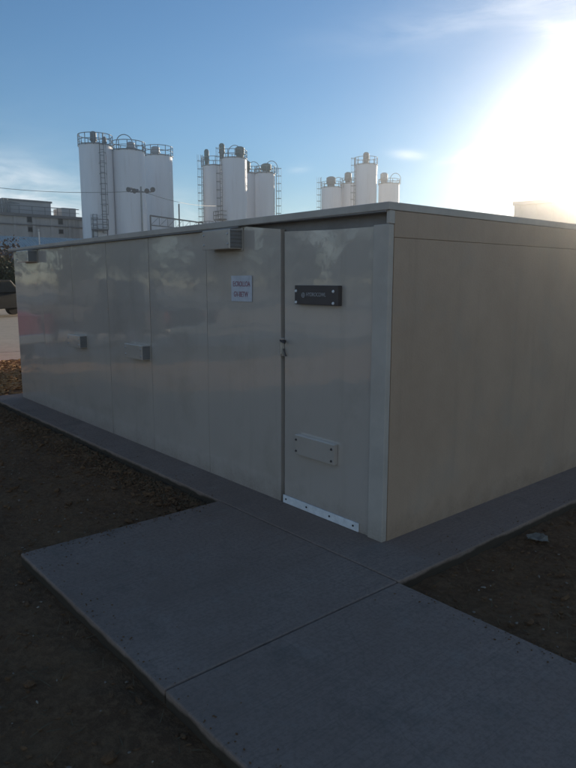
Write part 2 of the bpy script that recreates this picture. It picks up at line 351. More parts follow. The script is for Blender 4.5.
# loose clods, straw and stones along the broken edges of the earth
_g = 0.8507; _h = 0.5257
ICO_V = [Vector(p) for p in ((-_h, _g, 0), (_h, _g, 0), (-_h, -_g, 0), (_h, -_g, 0), (0, -_h, _g), (0, _h, _g), (0, -_h, -_g), (0, _h, -_g), (_g, 0, -_h), (_g, 0, _h), (-_g, 0, -_h), (-_g, 0, _h))]
ICO_F = [(0, 11, 5), (0, 5, 1), (0, 1, 7), (0, 7, 10), (0, 10, 11), (1, 5, 9), (5, 11, 4), (11, 10, 2), (10, 7, 6), (7, 1, 8), (3, 9, 4), (3, 4, 2), (3, 2, 6), (3, 6, 8), (3, 8, 9), (4, 9, 5), (2, 4, 11), (6, 2, 10), (8, 6, 7), (9, 8, 1)]
def clods():
    bm = bmesh.new()
    rnd = random.Random(3)
    def ok(x, y):
        if -7.0 < x < 0.44 and -0.38 < y < 4.7: return False
        if -1.34 < x < 5.3 and -1.81 < y < -0.3: return False
        return True
    n = 0
    while n < 15000:
        if n % 3 == 0: x, y = rnd.uniform(-6.9, -1.3), -0.36 - abs(rnd.gauss(0, 0.16))
        elif n % 3 == 1: x, y = rnd.uniform(-7.2, 1.2), rnd.uniform(-3.4, -0.38)
        else: x, y = rnd.uniform(0.4, 3.6), rnd.uniform(-0.36, 4.6)
        n += 1
        if not ok(x, y): continue
        r = rnd.uniform(0.003, 0.011) * (rnd.uniform(1.6, 2.8) if rnd.random() < 0.10 else 1)
        m = Matrix.Translation((x, y, GZ + 0.006 + r * 0.3)) @ Matrix.Rotation(rnd.uniform(0, 6.3), 4, 'Z') @ Matrix.Diagonal((rnd.uniform(.8, 2.2), rnd.uniform(.6, 1.2), rnd.uniform(.4, .9), 1))
        vv = [bm.verts.new(m @ (p * r * rnd.uniform(0.75, 1.2))) for p in ICO_V]
        for f in ICO_F: bm.faces.new([vv[i] for i in f])
    # crumbs kicked up onto the edges of the concrete
    EDG = [((-1.29, -1.76), (-1.29, -0.4), 1, 0), ((-1.29, -1.76), (3.0, -1.76), 0, 1), ((-6.9, -0.33), (-1.4, -0.33), 0, 1), ((0.39, -0.3), (0.39, 4.0), -1, 0), ((0.45, -0.352), (3.0, -0.352), 0, -1)]
    for k in range(900):
        a_, b_, nx_, ny_ = rnd.choice(EDG); u = rnd.random(); dd = abs(rnd.gauss(0, 0.05)) * (3 if rnd.random() < 0.15 else 1)
        x = a_[0] + (b_[0] - a_[0]) * u + nx_ * dd; y = a_[1] + (b_[1] - a_[1]) * u + ny_ * dd
        r = rnd.uniform(0.0012, 0.0045)
        m = Matrix.Translation((x, y, 0.0 + r * 0.5)) @ Matrix.Rotation(rnd.uniform(0, 6.3), 4, 'Z') @ Matrix.Diagonal((rnd.uniform(.8, 1.8), rnd.uniform(.6, 1.2), rnd.uniform(.5, .9), 1))
        vv = [bm.verts.new(m @ (p * r)) for p in ICO_V]
        for f in ICO_F: bm.faces.new([vv[i] for i in f])
    me = bpy.data.meshes.new('soil_clods'); bm.to_mesh(me); bm.free(); me.materials.append(M['earth'])
    o = bpy.data.objects.new('soil_clods', me); S.collection.objects.link(o)
    tag(o, 'small dark soil clods and pebbles scattered over the bare earth', 'soil', kind='stuff')
    bm = bmesh.new()
    for k in range(1500):
        if k % 2: x, y = rnd.uniform(-7.0, 1.2), rnd.uniform(-3.3, -0.4)
        else: x, y = rnd.uniform(0.45, 3.6), rnd.uniform(-0.34, 4.6)
        if not ok(x, y): continue
        r = rnd.uniform(0.003, 0.008) * (1.8 if rnd.random() < 0.08 else 1)
        m = Matrix.Translation((x, y, GZ + 0.008)) @ Matrix.Rotation(rnd.uniform(0, 6.3), 4, 'Z') @ Matrix.Diagonal((rnd.uniform(.8, 1.6), rnd.uniform(.6, 1.1), rnd.uniform(.5, .8), 1))
        vv = [bm.verts.new(m @ (p * r * rnd.uniform(.8, 1.2))) for p in ICO_V]
        for f in ICO_F: bm.faces.new([vv[i] for i in f])
    me = bpy.data.meshes.new('gravel'); bm.to_mesh(me); bm.free(); me.materials.append(M['pebble'])
    o = bpy.data.objects.new('gravel', me); S.collection.objects.link(o)
    tag(o, 'pale pebbles dotted over the dark bare earth', 'gravel', kind='stuff')
    # bark chips heaped on the mulch bed
    bm = bmesh.new()
    for k in range(9000):
        x, y = rnd.uniform(-11.5, -6.98), rnd.uniform(-1.2, 5.0)
        if x > -7.9 and rnd.random() < (x + 7.9) * 1.0: continue
        m = Matrix.Translation((x, y, GZ + rnd.uniform(0.0, 0.035))) @ Matrix.Rotation(rnd.uniform(0, 6.3), 4, 'Z') @ Matrix.Rotation(rnd.uniform(-.6, .6), 4, 'X')
        w = rnd.uniform(0.010, 0.022); l = rnd.uniform(0.02, 0.06); h = rnd.uniform(0.004, 0.010)
        vv = [bm.verts.new(m @ Vector((sx * l, sy * w, sz * h))) for sx in (-1, 1) for sy in (-1, 1) for sz in (-1, 1)]
        for f in ((0, 1, 3, 2), (4, 6, 7, 5), (0, 4, 5, 1), (2, 3, 7, 6), (0, 2, 6, 4), (1, 5, 7, 3)): bm.faces.new([vv[i] for i in f])
    me = bpy.data.meshes.new('bark_chips'); bm.to_mesh(me); bm.free(); me.materials.append(M['mulch'])
    o = bpy.data.objects.new('bark_chips', me); S.collection.objects.link(o)
    tag(o, 'rust brown bark chips heaped beyond the far end of the enclosure', 'mulch', kind='stuff')
    # dry grass and straw blades
    bm = bmesh.new(); n = 0
    while n < 6500:
        if n % 3 == 0: x, y = rnd.uniform(-6.9, -1.3), -0.36 - abs(rnd.gauss(0, 0.12))
        elif n % 3 == 1: x, y = rnd.uniform(-7.2, 1.4), rnd.uniform(-3.2, -0.38)
        else: x, y = rnd.uniform(0.4, 3.6), rnd.uniform(-0.36, 4.6)
        n += 1
        if not ok(x, y): continue
        L = rnd.uniform(0.02, 0.07); a = rnd.uniform(0, 6.3); h = rnd.uniform(0.0, 0.035); w = 0.0016
        d = Vector((math.cos(a), math.sin(a), 0)); s = Vector((-d.y, d.x, 0)) * w
        p = Vector((x, y, GZ + 0.008)); q = p + d * L + Vector((0, 0, h))
        v = [bm.verts.new(k) for k in (p - s, p + s, q + s * 0.3, q - s * 0.3)]; bm.faces.new(v)
        t = Vector((0, 0, 0.002)); v2 = [bm.verts.new(k) for k in (p - s - t, p + s - t, q + s * 0.3 - t, q - s * 0.3 - t)]; bm.faces.new(v2[::-1])
    me = bpy.data.meshes.new('dry_straw'); bm.to_mesh(me); bm.free(); me.materials.append(M['straw'])
    o = bpy.data.objects.new('dry_straw', me); S.collection.objects.link(o)
    tag(o, 'thin blades of dry straw strewn over the dark earth', 'straw', kind='stuff')
M['pebble'] = mat('pebble', (0.30, 0.25, 0.19), 0.9, col2=(0.15, 0.11, 0.08), scale=9)
M['straw'] = mat('straw', (0.16, 0.12, 0.065), 0.9)
clods()

# ------------------------------------------------------------------ the enclosure
ENC = thing('equipment_enclosure', 'long tan fiberglass equipment enclosure with flat roof standing on the concrete pad', 'enclosure')
H = 2.0
LEN = 6.62
DEP = 4.2
seams = [-6.62, -5.62, -4.68, -3.77, -2.88, -1.93, -0.985]
# front wall: separate glossy panels, each out of true by a fraction of a degree
def panel(x0, x1, top, tilt, th=0.035, name='wall_panel', y=0.0, parent=ENC):
    bm = bmesh.new()
    n, k = 10, 16
    rnd = random.Random(int(-x0 * 100))
    ph = rnd.uniform(0, 6)
    V = []
    for i in range(n + 1):
        col = []
        for j in range(k + 1):
            u = i / n; w = j / k
            x = x0 + (x1 - x0) * u; z = 0.0 + (top(x)) * w
            yy = y + tilt[0] * (u - 0.5) + tilt[1] * (w - 0.5) - 0.0035 * math.sin(math.pi * u) * math.sin(math.pi * w) + 0.0008 * math.sin(ph + 7 * w + 3 * u)
            col.append(bm.verts.new((x, yy, z)))
        V.append(col)
    for i in range(n):
        for j in range(k): bm.faces.new((V[i][j], V[i + 1][j], V[i + 1][j + 1], V[i][j + 1]))
    g = bmesh.ops.extrude_face_region(bm, geom=list(bm.faces))
    vs = [e for e in g['geom'] if isinstance(e, bmesh.types.BMVert)]
    bmesh.ops.translate(bm, verts=vs, vec=(0, th, 0))
    bmesh.ops.recalc_face_normals(bm, faces=bm.faces)
    me = bpy.data.meshes.new(name); bm.to_mesh(me); bm.free(); me.materials.append(M['gelcoat'])
    for p in me.polygons: p.use_smooth = True
    me.set_sharp_from_angle(angle=R(35))
    o = bpy.data.objects.new(name, me); S.collection.objects.link(o); o.parent = parent; return o
rnd = random.Random(11)
for a, b in zip(seams, seams[1:-1]):
    panel(a + 0.003, b - 0.003, lambda x: H, (rnd.uniform(-.0035, .0035), rnd.uniform(-.006, .006)))
def dip(x):
    t = max(0.0, (x + 1.40) / 0.9)
    return H - 0.088 * min(1, t) ** 0.8
panel(seams[5] + 0.003, seams[6] - 0.012, dip, (0.002, 0.003))
# door leaf
door = panel(-0.955, -0.135, lambda x: 1.935 - 0.028 * (x + 0.955) / 0.82 if x < -0.5 else 1.92 - 0.01 * (x + 0.5), (-0.004, 0.002), 0.04, 'door')
MB().box(-1.02, -0.92, 0.045, 0.056, 0.0, 1.90).build('door_jamb', M['louvre'], ENC)
# latch and handle on the door edge
lt = MB(); lt.box(-0.990, -0.957, -0.012, 0.012, 1.075, 1.205); lt.tube((-0.975, -0.014, 1.09), (-0.975, -0.014, 1.19), 0.007, n=8)
latch = lt.build('latch', M['steel'], door, bevel=0.002)
hd = MB(); hd.tube((-0.945, -0.004, 1.185), (-0.945, -0.040, 1.185), 0.009, n=10); hd.tube((-0.955, -0.040, 1.190), (-0.905, -0.040, 1.175), 0.007, n=8)
hd.build('handle', M['plate'], door)
MB().tube((-0.953, -0.012, 1.13), (-0.925, -0.012, 1.08), 0.005, n=8).build('padlock_shackle', M['plate'], latch)
# sill plate with three rivets
sp = MB().box(-0.955, -0.205, -0.016, -0.006, 0.004, 0.062).build('sill_plate', M['aluminium'], door, bevel=0.002)
for x in (-0.92, -0.70, -0.47, -0.25): MB().tube((x, -0.0165, 0.036), (x, -0.020, 0.036), 0.007, n=8).build('rivet', M['dark_gap'], sp)
# corner post, thin shadow gap beside the door
MB().box(-0.120, 0.0, -0.022, 0.021, 0.0, 1.924).build('corner_post', M['gelcoat_trim'], ENC, bevel=0.004)
MB().box(-0.022, 0.0045, -0.022, 0.021, 1.926, 1.999).build('corner_cap', M['gelcoat_trim'], ENC, bevel=0.002)
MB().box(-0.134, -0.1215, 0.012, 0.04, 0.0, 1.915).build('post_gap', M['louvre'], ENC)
# recessed header above the door, behind the bowed top of the leaf
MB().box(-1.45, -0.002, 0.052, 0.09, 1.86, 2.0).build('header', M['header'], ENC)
# end walls, back wall
MB().box(-0.03, 0.002, 0.024, DEP, 0.0, 1.848).build('end_wall', M['gelcoat_warm_light'], ENC)
MB().box(-LEN, -LEN + 0.03, 0.045, DEP, 0.0, 1.995).build('end_wall', M['gelcoat_warm_light'], ENC)
MB().box(-LEN + 0.03, -0.03, DEP - 0.03, DEP, 0.0, 1.995).build('back_wall', M['gelcoat_warm_light'], ENC)
MB().box(-0.03, 0.0028, 0.0225, DEP + 0.01, 1.850, 1.999).build('end_fascia', M['gelcoat_warm_light'], ENC, bevel=0.003)
# roof: a shallow slab, its front edge thicker over the door
rf = MB()
rf.prism([(-6.74, 2.001), (0.006, 2.001), (0.006, 2.046), (-3.3, 2.048), (-6.74, 2.030)], 'y', -0.035, DEP + 0.03)
roof = rf.build('roof', M['gelcoat_trim'], ENC, bevel=0.004)
ln = MB(); ln.prism([(-6.74, 1.988), (-1.45, 1.990), (-1.45, 2.0), (-6.74, 2.0)], 'y', -0.030, -0.006)
ln.build('drip_edge', M['louvre'], roof)
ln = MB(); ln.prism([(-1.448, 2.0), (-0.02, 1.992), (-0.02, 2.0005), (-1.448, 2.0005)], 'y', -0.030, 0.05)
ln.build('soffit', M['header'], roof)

# vent boxes (hood with four screws, open louvred end)
def vent(x0, x1, z0, z1, d, body='gelcoat', parent=ENC, nm='vent_box', tilt=0.0):
    y = -0.004
    b = MB(); b.box(x0, x1 - 0.004, y - d, y, z0, z1); v = b.build(nm, M[body], parent, bevel=0.004)
    if d > 0.06:
        lv = MB(); lv.box(x1 - 0.004, x1 - 0.001, y - d + 0.006, y - 0.003, z0 + 0.006, z1 - 0.006)
        for k in range(5):
            z = z0 + (z1 - z0) * (k + 0.6) / 5.2
            lv.box(x1 - 0.002, x1 + 0.005, y - d + 0.008, y - 0.006, z, z + 0.005)
        lv.build('louvre', M['louvre'], v)
        MB().box(x0 - 0.012, x1 + 0.012, -0.0068, -0.0035, z0 - 0.012, min(z1 + 0.012, 1.99)).build('flange', M['gelcoat_trim'], v, bevel=0.001)
    return v
def screws(parent, xs, zs, y, m='steel', r=0.009):
    for x in xs:
        for z in zs:
            s = MB(); s.tube((x, y, z), (x, y - 0.006, z), r, r * 0.75, 10); s.build('screw', M[m], parent)
for (x0, x1, z0, z1, d) in ((-1.80, -1.435, 1.835, 1.978, 0.115), (-6.14, -5.72, 1.835, 1.975, 0.115), (-3.262, -2.90, 0.87, 1.005, 0.085), (-4.672, -4.33, 0.87, 1.005, 0.085)):
    v = vent(x0, x1, z0, z1, d)
    screws(v, (x0 + 0.022, x1 - 0.03), (z0 + 0.035, z1 - 0.035), -0.004 - d)
v = vent(-0.80, -0.405, 0.405, 0.545, 0.035, parent=door)
screws(v, (-0.785, -0.435), (0.43, 0.51), -0.039, 'plate')
np_ = vent(-0.80, -0.385, 1.446, 1.572, 0.038, 'plate', ENC, 'nameplate')
np_['label'] = 'black nameplate box with pale lettering on the door'
screws(np_, (-0.785, -0.43), (1.46, 1.535), -0.042, 'aluminium', 0.010)

def text(s, size, m, parent, loc, name, w=None, bold=0.0, ry=0):
    c = bpy.data.curves.new(name, 'FONT'); c.body = s; c.size = size; c.extrude = 0.0006; c.offset = bold
    c.align_x = 'CENTER'; c.align_y = 'CENTER'
    o = bpy.data.objects.new(name, c); S.collection.objects.link(o)
    dg = bpy.context.evaluated_depsgraph_get(); me = bpy.data.meshes.new_from_object(o.evaluated_get(dg))
    bpy.data.objects.remove(o); me.materials.clear(); me.materials.append(m)
    if w:
        xs = [v.co.x for v in me.vertices]; k = w / (max(xs) - min(xs))
        for v in me.vertices: v.co.x *= k
    o = bpy.data.objects.new(name, me); S.collection.objects.link(o); o.parent = parent
    o.rotation_euler = (R(90), 0, 0); o.location = loc; return o
text('HYDROCOWL', 0.036, M['plate_text'], np_, (-0.590, -0.0435, 1.512), 'lettering', w=0.185)
lg = MB(); lg.ring((0, 0, 0), 0.015, 0.0022, 18); lg.box(-0.014, 0.014, -0.002, 0.002, -0.001, 0.001); lg.box(-0.002, 0.002, -0.014, 0.014, -0.001, 0.001)
lo = lg.build('emblem', M['plate_text'], np_, loc=(-0.712, -0.0435, 1.508)); lo.rotation_euler = (R(90), 0, 0)
st = MB().box(-1.578, -1.318, -0.0075, -0.0055, 1.448, 1.640).build('sticker', M['sticker'], ENC)
st['label'] = 'pale rectangular sticker with two lines of red lettering'
text('E:CROLLOA', 0.052, M['sticker_red'], st, (-1.448, -0.0085, 1.577), 'lettering', w=0.215, bold=0.0006)
text('GV-BETW', 0.056, M['sticker_red'], st, (-1.455, -0.0085, 1.500), 'lettering', w=0.18, bold=0.0006)

# ------------------------------------------------------------------ silos
def ladder(mb, c, rad, ang, z0, z1, cage=True, r=0.035):
    d = Vector((math.cos(ang), math.sin(ang), 0)); t = Vector((-d.y, d.x, 0)); b = Vector((c[0], c[1], 0))
    p = b + d * (rad + 0.22)
    for s in (-0.24, 0.24): mb.tube(p + t * s + Vector((0, 0, z0)), p + t * s + Vector((0, 0, z1)), r, n=5)
    z = z0
    while z < z1: mb.tube(p - t * 0.24 + Vector((0, 0, z)), p + t * 0.24 + Vector((0, 0, z)), r * 0.7, n=4); z += 0.6
    if cage:
        z = z0 + 2.0
        while z < z1:
            pts = [p + t * 0.38 * math.cos(R(a)) + d * (0.75 * math.sin(R(a))) + Vector((0, 0, z)) for a in range(0, 181, 30)]
            mb.path(pts, r * 0.8, 4); z += 1.1
        for a in (30, 90, 150):
            q = p + t * 0.38 * math.cos(R(a)) + d * (0.75 * math.sin(R(a))); mb.tube(q + Vector((0, 0, z0 + 2)), q + Vector((0, 0, z1)), r * 0.6, n=4)
def silo(label, group, px, py_top, depth, dia, rail_h=1.1, ladders=(), platform=None, filt=None, hoop=None, fmat='filter', band=False):
    P = at(px, py_top, depth); top = P.z
    t = thing('silo', label, 'silo', (P.x, P.y, GZ), 0, group)
    r = dia / 2; h = top - GZ
    facing = math.atan2(CAM.y - P.y, CAM.x - P.x)          # towards the yard
    s = MB(); s.lathe([(r, 0), (r, h - 0.15), (r - 0.05, h - 0.02), (0.5, h + 0.35)], 40)
    s.build('shell', M['silo'], t, smooth=True)
    if band:
        s = MB(); z = 2.4
        while z < h - 0.5:
            s.lathe([(r + 0.002, z - 0.03), (r + 0.022, z - 0.02), (r + 0.022, z + 0.02), (r + 0.002, z + 0.03)], 40); z += 2.44
        s.build('seam_band', M['silo'], t, smooth=True)
    s = MB()
    for k in range(12):
        a = k * math.pi / 6; s.tube(((r + .05) * math.cos(a), (r + .05) * math.sin(a), h - 0.1), ((r + .05) * math.cos(a), (r + .05) * math.sin(a), h + rail_h), 0.045, n=5)
    s.ring((0, 0, h + rail_h), r + .05, 0.045, 24); s.ring((0, 0, h + rail_h * .5), r + .05, 0.035, 24); s.ring((0, 0, h + 0.03), r + .06, 0.06, 24)
    s.build('railing', M['rail'], t)
    for (dang, z0, z1) in ladders:
        s = MB(); ladder(s, (0, 0), r, facing + R(dang), z0 * h, z1 * h + rail_h * 0.9); s.build('ladder', M['rail'], t)
    if platform:
        for (dang, zf) in platform:
            s = MB(); a = facing + R(dang); d = Vector((math.cos(a), math.sin(a), 0)); tt = Vector((-d.y, d.x, 0)); z = zf * h
            c = d * (r + 0.55)
            m = Matrix.Translation(c + Vector((0, 0, z))) @ Matrix.Rotation(a, 4, 'Z')
            s.box(-0.5, 0.5, -0.9, 0.9, -0.06, 0.06, m)
            for u in (-0.9, -0.3, 0.3, 0.9): s.tube(m @ Vector((0.5, u, 0)), m @ Vector((0.5, u, 1.1)), 0.04, n=5)
            for zz in (0.55, 1.1):
                s.path([m @ Vector((-0.5, -0.9, zz)), m @ Vector((0.5, -0.9, zz)), m @ Vector((0.5, 0.9, zz)), m @ Vector((-0.5, 0.9, zz))], 0.04, 5)
            s.tube(m @ Vector((0.45, -0.8, 0)), m @ Vector((-0.45, -0.8, -1.0)), 0.05, n=5); s.tube(m @ Vector((0.45, 0.8, 0)), m @ Vector((-0.45, 0.8, -1.0)), 0.05, n=5)
            s.build('platform', M['rail'], t)
    side = Vector((math.cos(facing + math.pi / 2), math.sin(facing + math.pi / 2), 0))   # to the right in the photo
    if filt:
        for (off, w, hh, z0) in filt:
            c = side * off
            s = MB(); s.lathe([(w * 0.35, h + 0.05), (w * 0.42, h + z0 + hh * 0.35), (w * .5, h + z0 + hh * 0.4), (w * 0.5, h + z0 + hh * 0.9), (w * 0.3, h + z0 + hh)], 16, (c.x, c.y))
            s.ring((c.x, c.y, h + z0 + hh * 0.42), w * 0.56, 0.05, 12)
            s.build('dust_filter', M[fmat], t, smooth=True)
    if hoop:
        s = MB()
        for off in hoop:
            c = side * off
            pts = [c + side * (0.9 * math.cos(R(a))) + Vector((0, 0, h + 0.9 + 1.0 * math.sin(R(a)))) for a in range(0, 181, 18)]
            s.path([pts[0] - Vector((0, 0, 0.9))] + pts + [pts[-1] - Vector((0, 0, 0.9))], 0.05, 5)
        s.build('fill_pipe', M['rail'], t)
    return t
g1 = 'white silos of the left row'
silo('tall white silo with caged ladder, leftmost of the row of three', g1, 95.5, 146.5, 75.5, 3.66, 1.15, [(18, 0.42, 1.0), (-12, 0.0, 0.48)], [(2, 0.44)], [(-0.2, 0.7, 1.6, 0), (1.0, 0.45, 1.1, 0)])
silo('plain white silo in the middle of the row of three', g1, 128.3, 152.0, 76.8, 3.66, 1.0, [], None, [(0.3, 0.9, 1.1, 0)], (-0.4,), 'filter_grey')
silo('plain white silo at the right end of the row of three', g1, 158.3, 157.0, 88, 3.66, 1.2, [], None, [(-0.35, 1.1, 1.3, 0)], None, 'filter_grey')
g2 = 'silos of the middle cluster'
silo('grey white silo with ladder tower, leftmost of the middle cluster', g2, 214.5, 167, 96, 3.5, 1.2, [(-62, 0, 1.02), (-20, 0.0, 0.45)], [(-70, 0.45), (-35, 0.5)], [(-1.1, 0.7, 2.4, 0)], None, 'filter_green')
silo('tallest silo of the middle cluster, ladder on its left side', g2, 233.5, 159.5, 93, 3.66, 1.1, [(-58, 0.0, 1.02), (-30, 0.0, 0.42)], [(-55, 0.55), (-40, 0.36)], [(-1.6, 0.8, 2.1, 0), (0.9, 1.3, 1.7, 0)], (0.2,), 'filter_green')
silo('short silo half hidden behind the tallest one of the middle cluster', g2, 250.5, 174.5, 103, 3.0, 1.0, [], None, [(-0.6, 1.2, 2.0, 0)], (0.5,), 'filter_green')
silo('short white silo at the right end of the middle cluster', g2, 265, 174.0, 101, 3.0, 1.0, [(85, 0, 1.0)], None, [(0.2, 1.5, 1.5, 0)], (1.0,), 'filter_green')
g3 = 'silos of the right cluster'
silo('squat white silo with outside ladder, leftmost of the right cluster', g3, 331.5, 188, 123, 3.66, 1.0, [(-75, 0, 1.05)], None, [(-0.1, 1.7, 2.0, 0)], (1.3,), 'filter')
silo('squat white silo second from the left in the right cluster', g3, 349, 184.5, 125, 3.3, 1.0, [], None, [(-0.2, 1.3, 2.2, 0)], None, 'filter')
silo('tallest white silo of the right cluster with a small filter on top', g3, 366, 165.5, 112, 3.75, 1.2, [(-60, 0.0, 1.0)], None, [(0.0, 1.0, 2.1, 0)], None, 'filter')
silo('white silo at the right end of the right cluster with a railing hoop', g3, 389, 184.5, 118, 3.66, 0.8, [], None, [(-0.9, 1.3, 2.0, 0)], (1.1,), 'filter_grey')

# pipe bridge between silo rows
a = at(171, 218.5, 84); b = at(203, 223, 95)
pb = thing('pipe_bridge', 'dark steel pipe bridge running between the left and middle silos', 'pipe bridge', (a.x, a.y, GZ))
o_ = Vector((a.x, a.y, GZ))
s = MB(); d = (b - a).normalized(); n = int((b - a).length / 1.5)
A0 = a - d * 6 - o_; B0 = b - o_
s.tube(A0, B0, 0.10); s.tube(A0 - Vector((0, 0, 1.1)), B0 - Vector((0, 0, 1.1)), 0.07)
for k in range(n + 1):
    p = A0 + (B0 - A0) * k / n; q = A0 + (B0 - A0) * min(1, (k + 1) / n)
    s.tube(p, p - Vector((0, 0, 1.1)), 0.03, n=5); s.tube(p - Vector((0, 0, 1.1)), q, 0.025, n=5)
s.build('truss', M['rail'], pb)
for f in (0.0, 0.5, 0.9):
    p = A0 + (B0 - A0) * f; MB().tube((p.x, p.y, 0), (p.x, p.y, p.z + (2.0 if f == 0.5 else 0)), 0.09, n=6).build('post', M['rail'], pb)

# ------------------------------------------------------------------ floodlight pole and wires
lp = at(141, 192, 62)
t = thing('floodlight_pole', 'thin lamp pole with two round floodlights before the left silos', 'floodlight', (lp.x, lp.y, GZ))
hh = lp.z - GZ
MB().tube((0, 0, 0), (0, 0, hh + 0.5), 0.13, 0.08, 8).build('pole', M['galv'], t)
s = MB(); s.tube(RT * -1.0 + Vector((0, 0, hh)), RT * 1.0 + Vector((0, 0, hh)), 0.05); s.build('cross_arm', M['rail'], t)
for sgn in (-1, 1):
    for k in (0, 1):
        c = RT * (sgn * (0.72 + 0.55 * k - 0.2)) + Vector((0, 0, hh + 0.12 + 0.12 * k)); f = (-FH + RT * sgn * 0.4 + Vector((0, 0, -0.3))).normalized()
        s = MB(); s.tube(c - f * 0.2, c + f * 0.2, 0.12, 0.24, 12); s.tube(c - f * 0.4, c - f * 0.2, 0.1, 0.13, 8)
        s.build('floodlight', M['rail'], t)
def wire(pa, pb_, sag, r, label):
    mid = []
    for i in range(25):
        u = i / 24; p = pa.lerp(pb_, u); p.z -= sag * 4 * u * (1 - u); mid.append(p)
    s = MB(); s.path(mid, r, 5); o = s.build('overhead_wire', M['rail']); tag(o, label, 'wire', 'overhead wires'); return o
w0 = at(-60, 180, 58); w1 = lp + Vector((0, 0, 0.1)); w2 = at(222, 205.5, 88)
wire(w0, w1, 0.5, 0.022, 'thin overhead wire running left from the floodlight pole')
wire(w1, w2, 0.5, 0.022, 'thin overhead wire running right from the floodlight pole to the silos')
up = thing('utility_pole', 'wooden utility pole carrying the overhead wire beyond the left edge', 'utility pole', (w0.x, w0.y, GZ))
MB().tube((0, 0, 0), (0, 0, w0.z - GZ + 0.6), 0.17, 0.12, 10).build('pole', M['wood'], up)
MB().box(-0.9, 0.9, -0.06, 0.06, w0.z - GZ - 0.1, w0.z - GZ + 0.02).build('cross_arm', M['wood'], up)

# ------------------------------------------------------------------ factory on the left
def slab_building(name, label, cat, p0, p1, depth_back, ztop, parts):
    """local frame: x along the facade from p0 to p1, -y is the yard side"""
    d = Vector((p1.x - p0.x, p1.y - p0.y, 0)); L = d.length; rz = math.atan2(d.y, d.x)
    t = thing(name, label, cat, (p0.x, p0.y, GZ), rz); return t, L
p0 = at(-60, 240, 76); p1 = at(113, 240, 90)
fac, L = slab_building('factory_building', 'grey concrete factory building with small dark windows left of the silos', 'building', p0, p1, 20, 10, None)
def fx(px):           # distance along the facade that the sight line px meets
    o = CAM; dr = at(px, 240, 1.0) - CAM; d = Vector((p1.x - p0.x, p1.y - p0.y)).normalized()
    A = Matrix(((d.x, -dr.x), (d.y, -dr.y))); r_ = A.inverted() @ Vector((o.x - p0.x, o.y - p0.y)); return r_[0], r_[1]
def fz(px, py): s_, k = fx(px); return at(px, py, k).z - GZ
zt = fz(40, 214.6)
MB().box(0, L, 0, 22, 0, zt - 0.35).build('wall', M['factory'], fac)
MB().box(-0.3, L + 0.3, -0.30, 22.3, zt - 0.35, zt).build('roof', M['ledge'], fac)
MB().box(0, L, -0.15, -0.005, fz(30, 225.5), fz(30, 224.3)).build('ledge', M['ledge'], fac)
for k in range(9):
    x = 1.6 + k * (L - 3) / 8
    MB().box(x - 0.18, x + 0.18, -0.13, -0.004, 0, zt - 0.36).build('pilaster', M['factory'], fac)
for (xa, xb, ya, yb) in ((28, 33.5, 215.5, 222.5), (28.5, 34, 226.5, 232), (59, 64, 218, 224.5), (59, 64, 229, 234), (-12, -6, 213, 220), (-12, -6, 224, 230)):
    x0, _ = fx(xa); x1, _ = fx(xb); z1 = fz(xa, ya); z0 = fz(xa, yb)
    w = MB(); w.box(x0, x1, -0.06, -0.008, z0, z0 + 0.08); w.box(x0, x1, -0.06, -0.008, z1 - 0.08, z1); w.box(x0, x0 + .07, -0.06, -0.008, z0 + .08, z1 - .08); w.box(x1 - .07, x1, -0.06, -0.008, z0 + .08, z1 - .08)
    wo = w.build('window', M['ledge'], fac)
    MB().box(x0 + .07, x1 - .07, -0.035, -0.012, z0 + .08, z1 - .08).build('pane', M['glass'], wo)
# rooftop block and its rail
x0, _ = fx(11); x1, _ = fx(58.5); zp = fz(40, 200.5)
MB().box(x0, x1, 2.0, 9.0, zt, zp).build('rooftop_block', M['penthouse'], fac)
MB().box(x0 - 0.15, x1 + 0.15, 1.85, 9.15, zp, zp + 0.22).build('rooftop_cap', M['ledge'], fac)
s = MB(); xr, _ = fx(80); xl, _ = fx(-20)
zz = zt + 0.95
s.tube((xl, -0.1, zz), (xr, -0.1, zz), 0.06, n=5)
s.tube((xl, -0.1, zz - 0.5), (xr, -0.1, zz - 0.5), 0.035, n=5)
x = xl
while x < xr: s.tube((x, -0.1, zt), (x, -0.1, zz), 0.05, n=5); x += 1.6
s.build('roof_railing', M['rail'], fac)
x0, _ = fx(68); x1, _ = fx(82)
MB().box(x0, x1, 1.5, 4.5, zt, zt + 1.25).build('rooftop_unit', M['penthouse'], fac, bevel=0.04)
# rooftop pipework beside the block
s = MB(); rr = random.Random(5)
for k in range(7):
    xa = fx(2 + k * 2.2)[0]; s.tube((xa, 1.2, zt), (xa, 1.2, zt + rr.uniform(1.0, 1.9)), 0.09, n=6)
    s.tube((xa, 1.2, zt + 0.9 + 0.1 * k), (xa + 1.2, 1.2, zt + 1.3), 0.06, n=6)
s.build('pipework', M['rail'], fac)

# low blue roofed shed before the factory
p0b = at(-45, 250, 58); p1b = at(118, 250, 66)
shed, Ls = slab_building('blue_shed', 'low metal shed with pale blue roof in front of the factory', 'shed', p0b, p1b, 8, 4, None)
ze = at(20, 248.5, 60).z - GZ; zr = at(40, 238.0, 66).z - GZ
MB().box(0.1, Ls - 0.1, 0.1, 8, 0, ze - 0.06).build('wall', M['blue_wall'], shed)
MB().prism([(-0.3, ze - 0.12), (5.2, zr), (10.5, ze - 0.12), (10.5, ze), (5.2, zr + 0.12), (-0.3, ze)], 'x', -0.3, Ls + 0.3).build('roof', M['blue_roof'], shed)
s = MB()
for k in range(60):
    x = k * Ls / 59
    s.prism([(-0.28, ze + 0.005), (5.2, zr + 0.125), (5.2, zr + 0.175), (-0.28, ze + 0.05)], 'x', x - 0.03, x + 0.03)
s.build('roof_rib', M['blue_roof'], shed)
